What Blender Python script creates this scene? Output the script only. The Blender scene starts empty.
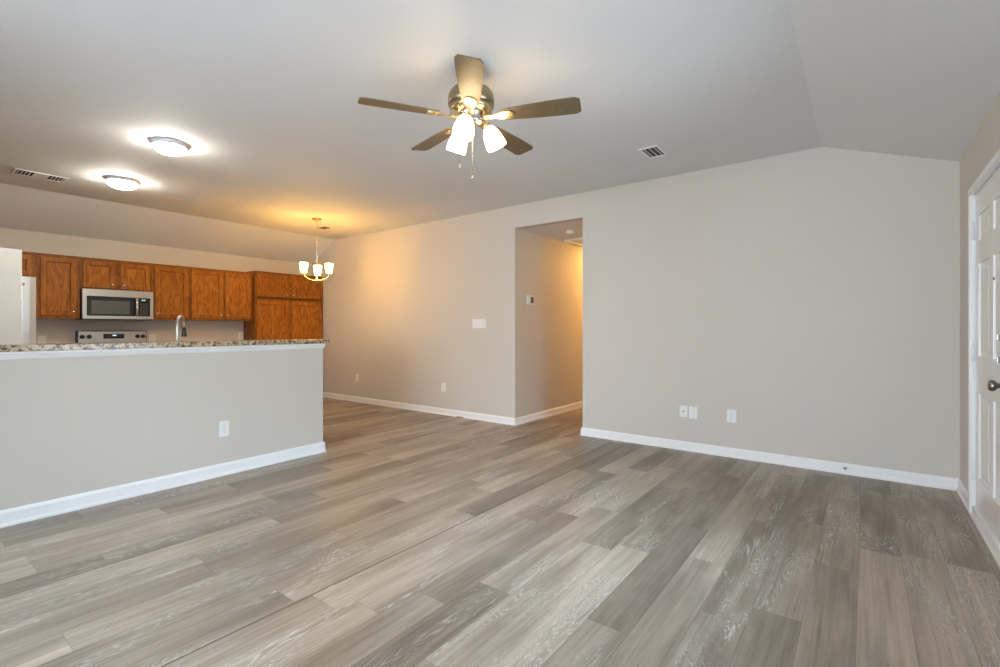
import bpy, bmesh, math, random
from mathutils import Matrix, Vector
random.seed(7)
S = bpy.context.scene
COL = S.collection
PI = math.pi

# ------------------------------------------------------------------ camera, world, light
H = 1.195                                   # eye height
cam_d = bpy.data.cameras.new('camera')
cam_d.sensor_fit = 'HORIZONTAL'; cam_d.sensor_width = 36.0
cam_d.lens = 36.0 * 481.0 / 1000.0
cam_d.shift_y = -0.004
cam_d.clip_start = 0.02
cam = bpy.data.objects.new('camera', cam_d); COL.objects.link(cam)
cam.location = (0, 0, H)
cam.rotation_euler = (PI/2, 0, math.radians(37.193))
S.camera = cam

S.view_settings.view_transform = 'Standard'
S.view_settings.look = 'None'
S.view_settings.gamma = 1.0
S.view_settings.use_curve_mapping = False
S.view_settings.exposure = 0.16

w = bpy.data.worlds.new('daylight'); S.world = w; w.use_nodes = True
bg = w.node_tree.nodes['Background']
bg.inputs[1].default_value = 27.0
_nt = w.node_tree
_tc = _nt.nodes.new('ShaderNodeTexCoord'); _sx = _nt.nodes.new('ShaderNodeSeparateXYZ')
_mr = _nt.nodes.new('ShaderNodeMapRange'); _mr.inputs[1].default_value = -1; _mr.inputs[2].default_value = 1
_cr = _nt.nodes.new('ShaderNodeValToRGB')                  # bright ground, pale horizon, bluer and brighter sky overhead
_e = _cr.color_ramp.elements; _e.new(.5); _e.new(.62)
for _el, (_p, _c) in zip(_e, ((.45, (.13, .14, .145)), (.52, (.13, .145, .16)), (.66, (.30, .37, .44)), (.85, (.62, .82, 1.0)))):
    _el.position = _p; _el.color = (*_c, 1)
_nt.links.new(_tc.outputs['Generated'], _sx.inputs[0]); _nt.links.new(_sx.outputs[2], _mr.inputs[0])
_nt.links.new(_mr.outputs[0], _cr.inputs[0]); _nt.links.new(_cr.outputs[0], bg.inputs[0])

def area(name, loc, rot, sx, sy, power, col):
    d = bpy.data.lights.new(name, 'AREA'); d.shape = 'RECTANGLE'
    d.size = sx; d.size_y = sy; d.energy = power; d.color = col
    o = bpy.data.objects.new(name, d); COL.objects.link(o)
    o.location = loc; o.rotation_euler = rot
    return o
# daylight entering by the window beside the entry door and by the two windows of the rear wall
DAY = (0.82, 0.91, 1.0)
area('daylight_right_window', (0.668, 2.30, 1.35), (0, PI/2, 0), 1.38, 1.48, 20, (0.50, 0.75, 1.0))
for x_, p_, c_ in ((-1.05, 300, (0.70, 0.85, 1.0)), (-3.05, 62, DAY)):
    area('daylight_rear_window', (x_, -3.25, 1.15), (math.radians(97), 0, 0), 1.9, 2.0, p_, c_)

# ------------------------------------------------------------------ materials
def mat(name):
    m = bpy.data.materials.new(name); m.use_nodes = True
    nt = m.node_tree; b = nt.nodes['Principled BSDF']
    return m, nt, b
def N(nt, t, **kw):
    n = nt.nodes.new(t)
    for k, v in kw.items(): setattr(n, k, v)
    return n
def L(nt, a, b): nt.links.new(a, b)
def math_n(nt, op, a, b=None, c=None):
    n = N(nt, 'ShaderNodeMath', operation=op)
    for i, v in enumerate((a, b, c)):
        if v is None: continue
        if isinstance(v, (int, float)): n.inputs[i].default_value = v
        else: L(nt, v, n.inputs[i])
    return n.outputs[0]
def coord(nt, scale=(1,1,1), loc=(0,0,0)):
    g = N(nt, 'ShaderNodeNewGeometry')
    mp = N(nt, 'ShaderNodeMapping')
    mp.inputs['Scale'].default_value = scale; mp.inputs['Location'].default_value = loc
    L(nt, g.outputs['Position'], mp.inputs['Vector'])
    return mp.outputs['Vector']
def noise(nt, vec, scale, detail=3, rough=.5, dist=0.0):
    n = N(nt, 'ShaderNodeTexNoise')
    n.inputs['Scale'].default_value = scale; n.inputs['Detail'].default_value = detail
    n.inputs['Roughness'].default_value = rough; n.inputs['Distortion'].default_value = dist
    L(nt, vec, n.inputs['Vector'])
    return n.outputs['Fac']
def ramp(nt, fac, stops, interp='LINEAR'):
    r = N(nt, 'ShaderNodeValToRGB'); r.color_ramp.interpolation = interp
    e = r.color_ramp.elements
    while len(e) < len(stops): e.new(0.5)
    for el, (p, c) in zip(e, stops):
        el.position = p; el.color = (c[0], c[1], c[2], 1)
    L(nt, fac, r.inputs['Fac'])
    return r.outputs['Color']
def mix(nt, fac, a, b, mode='MIX'):
    n = N(nt, 'ShaderNodeMix', data_type='RGBA', blend_type=mode)
    if isinstance(fac, (int, float)): n.inputs['Factor'].default_value = fac
    else: L(nt, fac, n.inputs['Factor'])
    for v, k in ((a, 6), (b, 7)):
        if isinstance(v, tuple): n.inputs[k].default_value = (v[0], v[1], v[2], 1)
        else: L(nt, v, n.inputs[k])
    return n.outputs[2]
def bump(nt, b, h, strength=.1, dist=.01):
    n = N(nt, 'ShaderNodeBump'); n.inputs['Strength'].default_value = strength
    n.inputs['Distance'].default_value = dist
    L(nt, h, n.inputs['Height']); L(nt, n.outputs['Normal'], b.inputs['Normal'])
def paint(name, col, rough=.6, tex=.06, var=.03, scale=90):
    m, nt, b = mat(name)
    v = coord(nt)
    n1 = noise(nt, v, 1.3, 2)
    c2 = tuple(min(1, x*(1-var)) for x in col)
    L(nt, mix(nt, n1, col, c2), b.inputs['Base Color'])
    b.inputs['Roughness'].default_value = rough
    if tex: bump(nt, b, noise(nt, v, scale, 3), tex, .004)
    return m
def metal(name, col, rough=.3, brushed=(2, 2, 90)):
    m, nt, b = mat(name)
    n1 = noise(nt, coord(nt, brushed), 3, 3)
    c2 = tuple(x*.88 for x in col)
    L(nt, mix(nt, n1, col, c2), b.inputs['Base Color'])
    b.inputs['Metallic'].default_value = 1; b.inputs['Roughness'].default_value = rough
    return m
def glow(name, col, strength, base=(.9,.9,.88)):
    m, nt, b = mat(name)
    n1 = noise(nt, coord(nt), 9, 1)
    L(nt, mix(nt, n1, base, tuple(x*.97 for x in base)), b.inputs['Base Color'])
    b.inputs['Emission Color'].default_value = (*col, 1)
    b.inputs['Emission Strength'].default_value = strength
    b.inputs['Roughness'].default_value = .35
    return m

M = {}
M['wall'] = paint('greige_wall_paint', (.625, .575, .508), .62, .10)
M['ceil'] = paint('ceiling_paint', (.75, .755, .765), .75, .15, scale=60)
M['trim'] = paint('white_trim_paint', (.86, .855, .85), .32, .02)
M['door'] = paint('white_door_paint', (.84, .815, .79), .22, .02)
M['leaf'] = paint('white_interior_door_paint', (.72, .74, .75), .35, .02)
M['plate'] = paint('white_plastic', (.84, .83, .80), .35, 0)
M['tan'] = paint('tan_vent_paint', (.13, .095, .05), .5, 0)
M['taupe'] = paint('taupe_moulding', (.30, .25, .20), .5, 0)
M['outlet_slot'] = paint('outlet_slot', (.40,.39,.37), .5, 0)
M['slot'] = paint('dark_slot', (.06, .055, .05), .5, 0)
M['grille_dark'] = paint('dark_duct', (.05, .045, .04), .7, 0)
M['black'] = paint('black_plastic', (.012, .012, .013), .3, 0)
M['steel'] = metal('stainless_steel', (.50, .45, .38), .34, (60, 1, 60))
M['fridge'] = metal('fridge_steel', (.80, .79, .76), .34, (60, 60, 1))
M['nickel'] = metal('satin_nickel', (.66, .63, .58), .25)
M['pewter'] = metal('pewter', (.34, .31, .27), .3)
M['faucet'] = metal('faucet_nickel', (.46, .43, .38), .36)
M['chrome'] = metal('knob_chrome', (.90, .88, .84), .12)
M['bronze'] = metal('brushed_brass_grey', (.36, .29, .19), .32)
M['brass'] = metal('aged_brass', (.74, .60, .36), .26)
M['blade'] = None
M['bulb_cool'] = glow('frosted_dome_glass_lit', (1.0, .94, .80), 112)
M['bulb_fan'] = glow('frosted_fan_shade_lit', (1.0, .70, .36), 14)
M['bulb_chand'] = glow('frosted_chandelier_shade_lit', (1.0, .51, .08), 82)
M['bulb_soft'] = glow('frosted_bulb_lit', (1.0, .70, .38), 14)
M['bulb_hall'] = glow('hall_glass_lit', (1.0, .53, .13), 185)
M['display'] = glow('lit_display', (.75, .9, 1.0), 1.6, (.1, .1, .1))

def glass_black():
    m, nt, b = mat('black_glass')
    n1 = noise(nt, coord(nt), 4, 1)
    L(nt, mix(nt, n1, (.012,.013,.013), (.018,.018,.018)), b.inputs['Base Color'])
    b.inputs['Roughness'].default_value = .06
    b.inputs['Specular IOR Level'].default_value = .8
    return m
M['blackglass'] = glass_black()
def oven_window():
    m, nt, b = mat('microwave_window_mesh')
    n1 = noise(nt, coord(nt), 500, 1)
    L(nt, mix(nt, n1, (.075,.08,.07), (.10,.105,.09)), b.inputs['Base Color'])
    b.inputs['Roughness'].default_value = .08
    b.inputs['Specular IOR Level'].default_value = .8
    return m
M['ovenwindow'] = oven_window()
def pane():
    m, nt, b = mat('window_pane')
    nt.nodes.remove(b)
    t = N(nt, 'ShaderNodeBsdfTransparent'); g = N(nt, 'ShaderNodeBsdfGlossy')
    g.inputs['Roughness'].default_value = .02
    f = N(nt, 'ShaderNodeFresnel'); f.inputs[0].default_value = 1.45
    ms = N(nt, 'ShaderNodeMixShader')
    L(nt, f.outputs[0], ms.inputs[0]); L(nt, t.outputs[0], ms.inputs[1]); L(nt, g.outputs[0], ms.inputs[2])
    L(nt, ms.outputs[0], nt.nodes['Material Output'].inputs[0])
    return m
M['pane'] = pane()

def oak(name, horiz=False, gain=1.0):
    m, nt, b = mat(name)
    oi = N(nt, 'ShaderNodeObjectInfo')
    g = N(nt, 'ShaderNodeNewGeometry')
    add = N(nt, 'ShaderNodeVectorMath', operation='MULTIPLY_ADD')
    cb = N(nt, 'ShaderNodeCombineXYZ')
    for i in range(3): L(nt, oi.outputs['Random'], cb.inputs[i])
    L(nt, cb.outputs[0], add.inputs[0]); add.inputs[1].default_value = (7.3, 11.7, 5.1)
    L(nt, g.outputs['Position'], add.inputs[2])
    mp = N(nt, 'ShaderNodeMapping'); L(nt, add.outputs[0], mp.inputs['Vector'])
    mp.inputs['Scale'].default_value = (9, 2.0, 9) if horiz else (9, 9, 2.0)
    v = mp.outputs[0]
    big = noise(nt, v, .9, 2, .5, .4)
    rings = math_n(nt, 'SINE', math_n(nt, 'MULTIPLY', big, 52))
    rings = math_n(nt, 'MULTIPLY_ADD', rings, .5, .5)
    mp2 = N(nt, 'ShaderNodeMapping'); L(nt, add.outputs[0], mp2.inputs['Vector'])
    mp2.inputs['Scale'].default_value = (140, 5, 140) if horiz else (140, 140, 5)
    pores = noise(nt, mp2.outputs[0], 1.0, 3, .6)
    c = ramp(nt, rings, [(0, (.29*gain, .092*gain, .010*gain)), (.45, (.37*gain, .126*gain, .014*gain)), (1, (.43*gain, .158*gain, .021*gain))])
    pr = ramp(nt, pores, [(.36, (.62,.56,.50)), (.55, (1,1,1))])
    c = mix(nt, .75, c, pr, 'MULTIPLY')
    rv = ramp(nt, oi.outputs['Random'], [(0, (.86,.84,.82)), (1, (1.1,1.08,1.05))])
    c = mix(nt, 1, c, rv, 'MULTIPLY')
    L(nt, c, b.inputs['Base Color'])
    b.inputs['Roughness'].default_value = .40
    b.inputs['Specular IOR Level'].default_value = .16
    bump(nt, b, pores, .08, .002)
    return m
M['oak'] = oak('honey_oak')
M['oak_rail_shaded'] = oak('honey_oak_frame_shaded', False, .74)  # same oak, darkened so the shadow round the doors sits in its colour

def blade_mat():
    m, nt, b = mat('fan_blade_wood')
    g = N(nt, 'ShaderNodeNewGeometry')
    n1 = noise(nt, coord(nt, (10, 10, 3)), 3, 3, .5, 1.0)
    L(nt, ramp(nt, n1, [(.2, (.115,.080,.040)), (.8, (.165,.118,.062))]), b.inputs['Base Color'])
    b.inputs['Roughness'].default_value = .4
    return m
M['blade'] = blade_mat()

def granite():
    m, nt, b = mat('speckled_granite')
    v = coord(nt)
    n1 = noise(nt, v, 40, 4, .65, .6)
    c = ramp(nt, n1, [(.34, (.03,.022,.018)), (.44, (.20,.13,.08)), (.51, (.44,.32,.19)), (.60, (.58,.45,.29)), (.75, (.36,.25,.15))])
    vo = N(nt, 'ShaderNodeTexVoronoi'); vo.inputs['Scale'].default_value = 70
    L(nt, v, vo.inputs['Vector'])
    c = mix(nt, ramp(nt, vo.outputs['Distance'], [(.10, (.85,.85,.85)), (.30, (0,0,0))]), c, (.09,.06,.045))
    L(nt, c, b.inputs['Base Color']); b.inputs['Roughness'].default_value = .15
    return m
M['granite'] = granite()

def floor_mat():
    m, nt, b = mat('vinyl_plank_floor')
    PW, PL, X0 = 0.178, 1.22, -1.985
    g = N(nt, 'ShaderNodeNewGeometry')
    sp = N(nt, 'ShaderNodeSeparateXYZ'); L(nt, g.outputs['Position'], sp.inputs[0])
    x, y = sp.outputs[0], sp.outputs[1]
    xs = math_n(nt, 'DIVIDE', math_n(nt, 'SUBTRACT', x, X0), PW)
    row = math_n(nt, 'ADD', math_n(nt, 'FLOOR', xs), 88.0); fx = math_n(nt, 'FRACT', xs)
    wr = N(nt, 'ShaderNodeTexWhiteNoise', noise_dimensions='1D'); L(nt, row, wr.inputs['W'])
    ys = math_n(nt, 'ADD', math_n(nt, 'DIVIDE', y, PL), math_n(nt, 'MULTIPLY', wr.outputs['Value'], 3.7))
    pj = math_n(nt, 'FLOOR', ys); fy = math_n(nt, 'FRACT', ys)
    cb = N(nt, 'ShaderNodeCombineXYZ'); L(nt, row, cb.inputs[0]); L(nt, pj, cb.inputs[1])
    wp = N(nt, 'ShaderNodeTexWhiteNoise', noise_dimensions='3D'); L(nt, cb.outputs[0], wp.inputs['Vector'])
    rnd = wp.outputs['Value']
    # plank-shifted coordinates
    sh = N(nt, 'ShaderNodeVectorMath', operation='MULTIPLY_ADD')
    L(nt, wp.outputs['Color'], sh.inputs[0]); sh.inputs[1].default_value = (31, 47, 13)
    L(nt, g.outputs['Position'], sh.inputs[2])
    def mapped(s):
        mp = N(nt, 'ShaderNodeMapping'); mp.inputs['Scale'].default_value = s
        L(nt, sh.outputs[0], mp.inputs['Vector']); return mp.outputs[0]
    tone = math_n(nt, 'ADD', math_n(nt, 'MULTIPLY', rnd, .36), math_n(nt, 'MULTIPLY', noise(nt, mapped((7, 1.0, 1)), 1.0, 5, .62), .98))
    c = ramp(nt, tone, [(.30, (.130,.103,.078)), (.56, (.245,.200,.155)), (.80, (.365,.303,.240)), (1.0, (.48,.400,.318))])
    # long streaks
    st = noise(nt, mapped((60, 1.3, 1)), 1.0, 4, .65)
    c = mix(nt, .8, c, ramp(nt, st, [(.3, (.68,.67,.66)), (.52, (1,1,1)), (.72, (1.2,1.2,1.21))]), 'MULTIPLY')
    # cerused cathedral grain in patches
    sw = noise(nt, mapped((10, 1.1, 1)), 1.0, 3, .55, .6)
    li = math_n(nt, 'SINE', math_n(nt, 'MULTIPLY', sw, 190))
    li = math_n(nt, 'POWER', math_n(nt, 'MULTIPLY_ADD', li, .5, .5), 5)
    patch = ramp(nt, noise(nt, mapped((6, 1.4, 1)), 1.0, 2), [(.46, (0,0,0)), (.60, (1,1,1))])
    sel = ramp(nt, math_n(nt, 'FRACT', math_n(nt, 'MULTIPLY', rnd, 7.31)), [(.2, (.12,.12,.12)), (.5, (1,1,1))])
    brk = noise(nt, mapped((90, 14, 1)), 1.0, 3, .7)
    li = math_n(nt, 'MULTIPLY', math_n(nt, 'MULTIPLY', li, patch), math_n(nt, 'MULTIPLY', sel, brk))
    c = mix(nt, math_n(nt, 'MULTIPLY', li, 1.5), c, (.56,.54,.51))
    # knots
    vo = N(nt, 'ShaderNodeTexVoronoi'); vo.inputs['Scale'].default_value = 1.0
    L(nt, mapped((5.5, 1.7, 1)), vo.inputs['Vector'])
    kn = ramp(nt, vo.outputs['Distance'], [(.03, (1,1,1)), (.085, (0,0,0))])
    kn2 = ramp(nt, vo.outputs['Color'], [(.75, (0,0,0)), (.8, (1,1,1))])
    c = mix(nt, math_n(nt, 'MULTIPLY', math_n(nt, 'MULTIPLY', kn, kn2), .65), c, (.10,.085,.07))
    # joints
    ex = math_n(nt, 'MINIMUM', fx, math_n(nt, 'SUBTRACT', 1.0, fx))
    ey = math_n(nt, 'MINIMUM', fy, math_n(nt, 'SUBTRACT', 1.0, fy))
    jx = math_n(nt, 'LESS_THAN', math_n(nt, 'MULTIPLY', ex, PW), .0011)
    jy = math_n(nt, 'LESS_THAN', math_n(nt, 'MULTIPLY', ey, PL), .0013)
    # one joint runs open and dark
    r0 = math_n(nt, 'LESS_THAN', math_n(nt, 'ABSOLUTE', math_n(nt, 'SUBTRACT', xs, 0.0)), .026)
    j = math_n(nt, 'MAXIMUM', math_n(nt, 'MULTIPLY', math_n(nt, 'MAXIMUM', jx, jy), .38), math_n(nt, 'MULTIPLY', r0, .85))
    c = mix(nt, j, c, (.055,.048,.04))
    L(nt, c, b.inputs['Base Color'])
    ro = ramp(nt, st, [(.3, (.34,.34,.34)), (.7, (.44,.44,.44))])
    L(nt, ro, b.inputs['Roughness'])
    b.inputs['Specular IOR Level'].default_value = .28
    bump(nt, b, math_n(nt, 'SUBTRACT', st, j), .10, .002)
    return m
M['floor'] = floor_mat()

# ------------------------------------------------------------------ mesh helpers
class MB:
    """collects shapes (world coordinates) that become ONE mesh object"""
    def __init__(s): s.bm = bmesh.new()
    def _take(s, t, mx=None):
        if mx is not None: bmesh.ops.transform(t, matrix=mx, verts=t.verts)
        me = bpy.data.meshes.new('tmp'); t.to_mesh(me); t.free()
        s.bm.from_mesh(me); bpy.data.meshes.remove(me)
    def box(s, a, b, bev=0.0, seg=2, mx=None):
        t = bmesh.new(); bmesh.ops.create_cube(t, size=1)
        lo = [min(p, q) for p, q in zip(a, b)]; hi = [max(p, q) for p, q in zip(a, b)]
        for v in t.verts:
            v.co = [lo[i] + (v.co[i] + .5)*(hi[i]-lo[i]) for i in range(3)]
        if bev: bmesh.ops.bevel(t, geom=t.edges[:], offset=bev, segments=seg, profile=.7, affect='EDGES')
        s._take(t, mx); return s
    def lathe(s, prof, n=32, mx=None, cap=True):
        """prof: (radius, z) from bottom to top, round the z axis"""
        t = bmesh.new(); rings = []
        for r, z in prof:
            if r < 1e-5: rings.append([t.verts.new((0, 0, z))])
            else: rings.append([t.verts.new((r*math.cos(2*PI*k/n), r*math.sin(2*PI*k/n), z)) for k in range(n)])
        for A, B in zip(rings, rings[1:]):
            for k in range(n):
                k2 = (k+1) % n
                if len(A) == 1 and len(B) == 1: continue
                if len(A) == 1: t.faces.new((A[0], B[k2], B[k]))
                elif len(B) == 1: t.faces.new((A[k], A[k2], B[0]))
                else: t.faces.new((A[k], A[k2], B[k2], B[k]))
        if cap:
            if len(rings[0]) > 1: t.faces.new(rings[0][::-1])
            if len(rings[-1]) > 1: t.faces.new(rings[-1])
        for f in t.faces: f.smooth = True
        bmesh.ops.recalc_face_normals(t, faces=t.faces[:])
        s._take(t, mx); return s
    def tube(s, pts, r, n=12, mx=None):
        pts = [Vector(p) for p in pts]; t = bmesh.new(); rings = []; up = None
        rr = r if isinstance(r, (list, tuple)) else [r]*len(pts)
        for i, p in enumerate(pts):
            d = (pts[min(i+1, len(pts)-1)] - pts[max(i-1, 0)]).normalized()
            if up is None:
                up = Vector((0,0,1)) if abs(d.z) < .9 else Vector((1,0,0))
            a = d.cross(up).normalized(); bb = a.cross(d).normalized(); up = bb
            rings.append([t.verts.new(p + rr[i]*(math.cos(2*PI*k/n)*a + math.sin(2*PI*k/n)*bb)) for k in range(n)])
        for A, B in zip(rings, rings[1:]):
            for k in range(n): t.faces.new((A[k], A[(k+1) % n], B[(k+1) % n], B[k]))
        t.faces.new(rings[0]); t.faces.new(rings[-1][::-1])
        for f in t.faces: f.smooth = True
        bmesh.ops.recalc_face_normals(t, faces=t.faces[:])
        s._take(t, mx); return s
    def prism(s, poly, mx, d0, d1):
        """poly in (u,v) extruded d0..d1 along w; mx maps (u,v,w) to world"""
        t = bmesh.new()
        A = [t.verts.new((u, v, d0)) for u, v in poly]; B = [t.verts.new((u, v, d1)) for u, v in poly]
        n = len(poly)
        for k in range(n): t.faces.new((A[k], A[(k+1) % n], B[(k+1) % n], B[k]))
        t.faces.new(A[::-1]); t.faces.new(B)
        bmesh.ops.recalc_face_normals(t, faces=t.faces[:])
        s._take(t, mx); return s
    def build(s, name, m, parent=None, smooth=False):
        me = bpy.data.meshes.new(name)
        off = Vector((0,0,0)); p = parent
        while p is not None: off += p.location; p = p.parent
        bmesh.ops.translate(s.bm, verts=s.bm.verts, vec=-off)
        s.bm.to_mesh(me); s.bm.free()
        me.materials.append(m)
        o = bpy.data.objects.new(name, me); COL.objects.link(o)
        if parent is not None: o.parent = parent
        if smooth:
            for p in me.polygons: p.use_smooth = True
        return o

def frame(u, v, wv, o=(0,0,0)):
    u, v, wv, o = Vector(u), Vector(v), Vector(wv), Vector(o)
    return Matrix(((u.x, v.x, wv.x, o.x), (u.y, v.y, wv.y, o.y), (u.z, v.z, wv.z, o.z), (0,0,0,1)))
T = Matrix.Translation

def thing(name, label, cat, loc, group=None):
    o = bpy.data.objects.new(name, None); COL.objects.link(o)
    o.empty_display_size = .05; o.location = loc
    o['label'] = label; o['category'] = cat
    if group: o['group'] = group
    return o
def tag(o, label, cat, group=None):
    o['label'] = label; o['category'] = cat
    if group: o['group'] = group
    return o
def struct(o, label=None, cat=None):
    o['kind'] = 'structure'
    if label: o['label'] = label
    if cat: o['category'] = cat
    return o

# ------------------------------------------------------------------ the setting
XR, YW, XK, XH = 0.56, 4.90, -8.03, -4.22       # right wall, far wall, kitchen wall, half wall
ZC, ZL, ZK = 2.743, 2.438, 2.385                 # flat ceiling, low edges right and in the kitchen
K0, K1 = -7.28, -0.29                            # where the flat ceiling breaks
YB, YK = -2.6, 0.20                              # rear wall, end wall of the kitchen
OX0, OX1, OZ = -3.483, -2.545, 2.464             # hallway opening
HY = 8.3
B = MB(); B.box((XK-.1, YB-.1, -.08), (XR+.1, HY+.1, 0))
struct(B.build('floor', M['floor']), 'grey brown wood look plank floor', 'floor')
fx = frame((1,0,0), (0,0,1), (0,1,0))           # u = x, v = z, w = y
B = MB(); B.prism([(XK-.1, ZK-.048), (K0, ZC), (K1, ZC), (XR+.1, ZL-.036), (XR+.1, ZC+.1), (XK-.1, ZC+.1)], fx, YB-.1, YW+.12)
struct(B.build('ceiling', M['ceil']), 'pale vaulted ceiling sloping down at both sides', 'ceiling')
B = MB(); B.box((OX0-.1, YW+.12, OZ), (OX1+.1, HY+.1, OZ+.1))
struct(B.build('ceiling_hallway', M['ceil']), 'low flat ceiling of the hallway', 'ceiling')
# far wall with the hallway opening
B = MB()
def gable(x0, x1):
    def zc(x):
        if x < K0: return ZC - (K0-x)*(ZC-ZK)/(K0-XK)
        if x > K1: return ZC - (x-K1)*(ZC-ZL)/(XR-K1)
        return ZC
    xs = [x0] + [k for k in (K0, K1) if x0 < k < x1] + [x1]
    return xs, zc
def wall_piece(x0, x1, zb):
    xs, zc = gable(x0, x1)
    B.prism([(x0, zb), (x1, zb)] + [(x, zc(x)+.0) for x in xs[::-1]], fx, YW, YW+.12)
wall_piece(XK-.1, OX0, 0); wall_piece(OX0, OX1, OZ); wall_piece(OX1, XR+.1, 0)
struct(B.build('wall_far', M['wall']), 'long greige wall pierced by the hallway opening', 'wall')
B = MB(); B.box((OX0-.12, YW+.12, 0), (OX0, HY, OZ)); struct(B.build('wall_hallway_left', M['wall']))
B = MB(); B.box((OX1, YW+.12, 0), (OX1+.12, HY, OZ)); struct(B.build('wall_hallway_right', M['wall']))
B = MB(); B.box((OX0-.12, HY, 0), (OX1+.12, HY+.1, OZ)); struct(B.build('wall_hallway_end', M['wall']))
# kitchen wall and end wall
B = MB(); B.box((XK-.1, YB, 0), (XK, YW, ZK)); struct(B.build('wall_kitchen', M['wall']), 'greige wall behind the oak cabinets', 'wall')
B = MB(); B.box((XK, YK-.12, 0), (-6.80, YK, 2.38)); struct(B.build('wall_kitchen_end', M['wall']))
# rear wall with two windows, right wall with window and entry door
def holed(B, lo, hi, holes, box):
    """wall with rectangular holes: lo..hi along a, z 0..top ; holes (a0,a1,z0,z1) sorted by a"""
    a = lo
    for (a0, a1, z0, z1) in holes:
        box(a, a0, 0, ZC); 
        if z0 > 0: box(a0, a1, 0, z0)
        box(a0, a1, z1, ZC); a = a1
    box(a, hi, 0, ZC)
WZ0, WZ1 = .60, 2.10
B = MB()
RH = [(-3.85, -2.25, WZ0, WZ1), (-1.90, -.30, WZ0, WZ1)]
holed(B, K0, K1, RH, lambda a, b, z0, z1: B.box((a, YB-.12, z0), (b, YB, z1)))
B.prism([(XK-.1, 0), (K0, 0), (K0, ZC), (XK-.1, ZK-.048)], fx, YB-.12, YB)
B.prism([(K1, 0), (XR+.1, 0), (XR+.1, ZL-.036), (K1, ZC)], fx, YB-.12, YB)
struct(B.build('wall_rear', M['wall']))
DY0, DY1, DZ = 3.33, 4.28, 2.05                  # entry door leaf
B = MB()
SH = [(1.50, 3.10, WZ0, WZ1), (DY0-.02, DY1+.02, 0, DZ+.01)]
a = YB
for (a0, a1, z0, z1) in SH:
    B.box((XR, a, 0), (XR+.12, a0, ZL))
    if z0 > 0: B.box((XR, a0, 0), (XR+.12, a1, z0))
    B.box((XR, a0, z1), (XR+.12, a1, ZL)); a = a1
B.box((XR, a, 0), (XR+.12, YW, ZL))
struct(B.build('wall_right', M['wall']), 'greige wall holding the white entry door', 'wall')

# windows (behind and beside the camera)
def window(i, mx, w_, z0, z1):
    """mx maps u along wall, v = z, w into the room"""
    B = MB(); f = .05
    for a, b_, c, d in ((0, f, z0, z1), (w_-f, w_, z0, z1), (f, w_-f, z0, z0+f), (f, w_-f, z1-f, z1), (f, w_-f, (z0+z1)/2-.025, (z0+z1)/2+.025)):
        B.box((a, c, -.09), (b_, d, -.04), .004, mx=mx)
    o = struct(B.build('window_%d' % i, M['trim']), 'white sash window', 'window')
    B = MB(); B.box((f, z0+f, -.07), (w_-f, z1-f, -.066), mx=mx); B.build('pane', M['pane'], o)
    B = MB(); B.box((-.06, z0-.03, -.09), (w_+.06, z0, .05), .006, mx=mx); B.build('sill', M['trim'], o)
for i, (a0, a1, z0, z1) in enumerate(RH):
    window(i+1, frame((1,0,0), (0,0,1), (0,1,0), (a0, YB, 0)), a1-a0, z0, z1)
window(3, frame((0,1,0), (0,0,1), (-1,0,0), (XR, SH[0][0], 0)), SH[0][1]-SH[0][0], WZ0, WZ1)

# half wall with its white cap moulding
HY0, HY1 = -.30, 2.70
HWR = T((XH, HY1, 0)) @ Matrix.Rotation(math.radians(1.3), 4, 'Z') @ T((-XH, -HY1, 0))
B = MB(); B.box((XH-.12, HY0, 0), (XH, HY1, 1.058), .002, mx=HWR); struct(B.build('wall_half', M['wall']), 'low greige half wall under the granite bar', 'wall')
B = MB()
prof = [(0, 1.012), (.006, 1.012), (.010, 1.020), (.020, 1.040), (.026, 1.046), (.026, 1.058), (0, 1.058)]
mxh = HWR @ frame((1,0,0), (0,0,1), (0,1,0), (XH, 0, 0))
B.prism(prof, mxh, HY0, HY1+.008)
mxe = HWR @ frame((0,1,0), (0,0,1), (-1,0,0), (0, HY1, 0))
B.prism([(u*.3, v) for u, v in prof], mxe, -XH-.0, -XH+.12)
struct(B.build('trim_1', M['trim']), 'white moulding below the granite bar', 'trim')

# baseboards
bp = [(0, 0), (.022, 0), (.022, .012), (.014, .022), (.014, .070), (.008, .083), (.003, .088), (0, .088)]
bh = [(0, 0), (.028, 0), (.028, .012), (.016, .022), (.016, .080), (.009, .094), (.003, .099), (0, .099)]
def base(name, mx, a, b_, p=bp): 
    B = MB(); B.prism(p, mx, a, b_); struct(B.build(name, M['trim']), None, None)
    return
toY = frame((0,-1,0), (0,0,1), (1,0,0), (0, YW, 0))      # out from far wall
base('baseboard_far_left', toY, XK, OX0)
base('baseboard_far_right', toY, OX1, XR)
B = MB(); B.prism(bp, frame((1,0,0), (0,0,1), (0,1,0), (OX0, 0, 0)), YW-.022, HY); struct(B.build('baseboard_hallway_left', M['trim']))
B = MB(); B.prism(bp, frame((-1,0,0), (0,0,1), (0,1,0), (OX1, 0, 0)), YW-.022, HY); struct(B.build('baseboard_hallway_right', M['trim']))
B = MB(); B.prism(bh, mxh, HY0, HY1+.016); B.prism(bh, mxe, -XH-.016, -XH+.10); struct(B.build('baseboard_half', M['trim']))
B = MB(); B.prism(bp, frame((-1,0,0), (0,0,1), (0,1,0), (XR, 0, 0)), DY1+.125, YW-.002); struct(B.build('baseboard_right', M['trim']))
B = MB(); B.prism(bp, frame((-1,0,0), (0,0,1), (0,1,0), (XR, 0, 0)), YB, DY0-.125); struct(B.build('baseboard_right_near', M['trim']))
# a leftover end of shoe moulding lying at the far baseboard
B = MB(); B.box((-4.43, YW-.042, 0), (-4.32, YW-.024, .015), .004)
tag(B.build('shoe_moulding_end', M['taupe']), 'short brown end of shoe moulding on the floor at the far baseboard', 'moulding')

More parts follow.
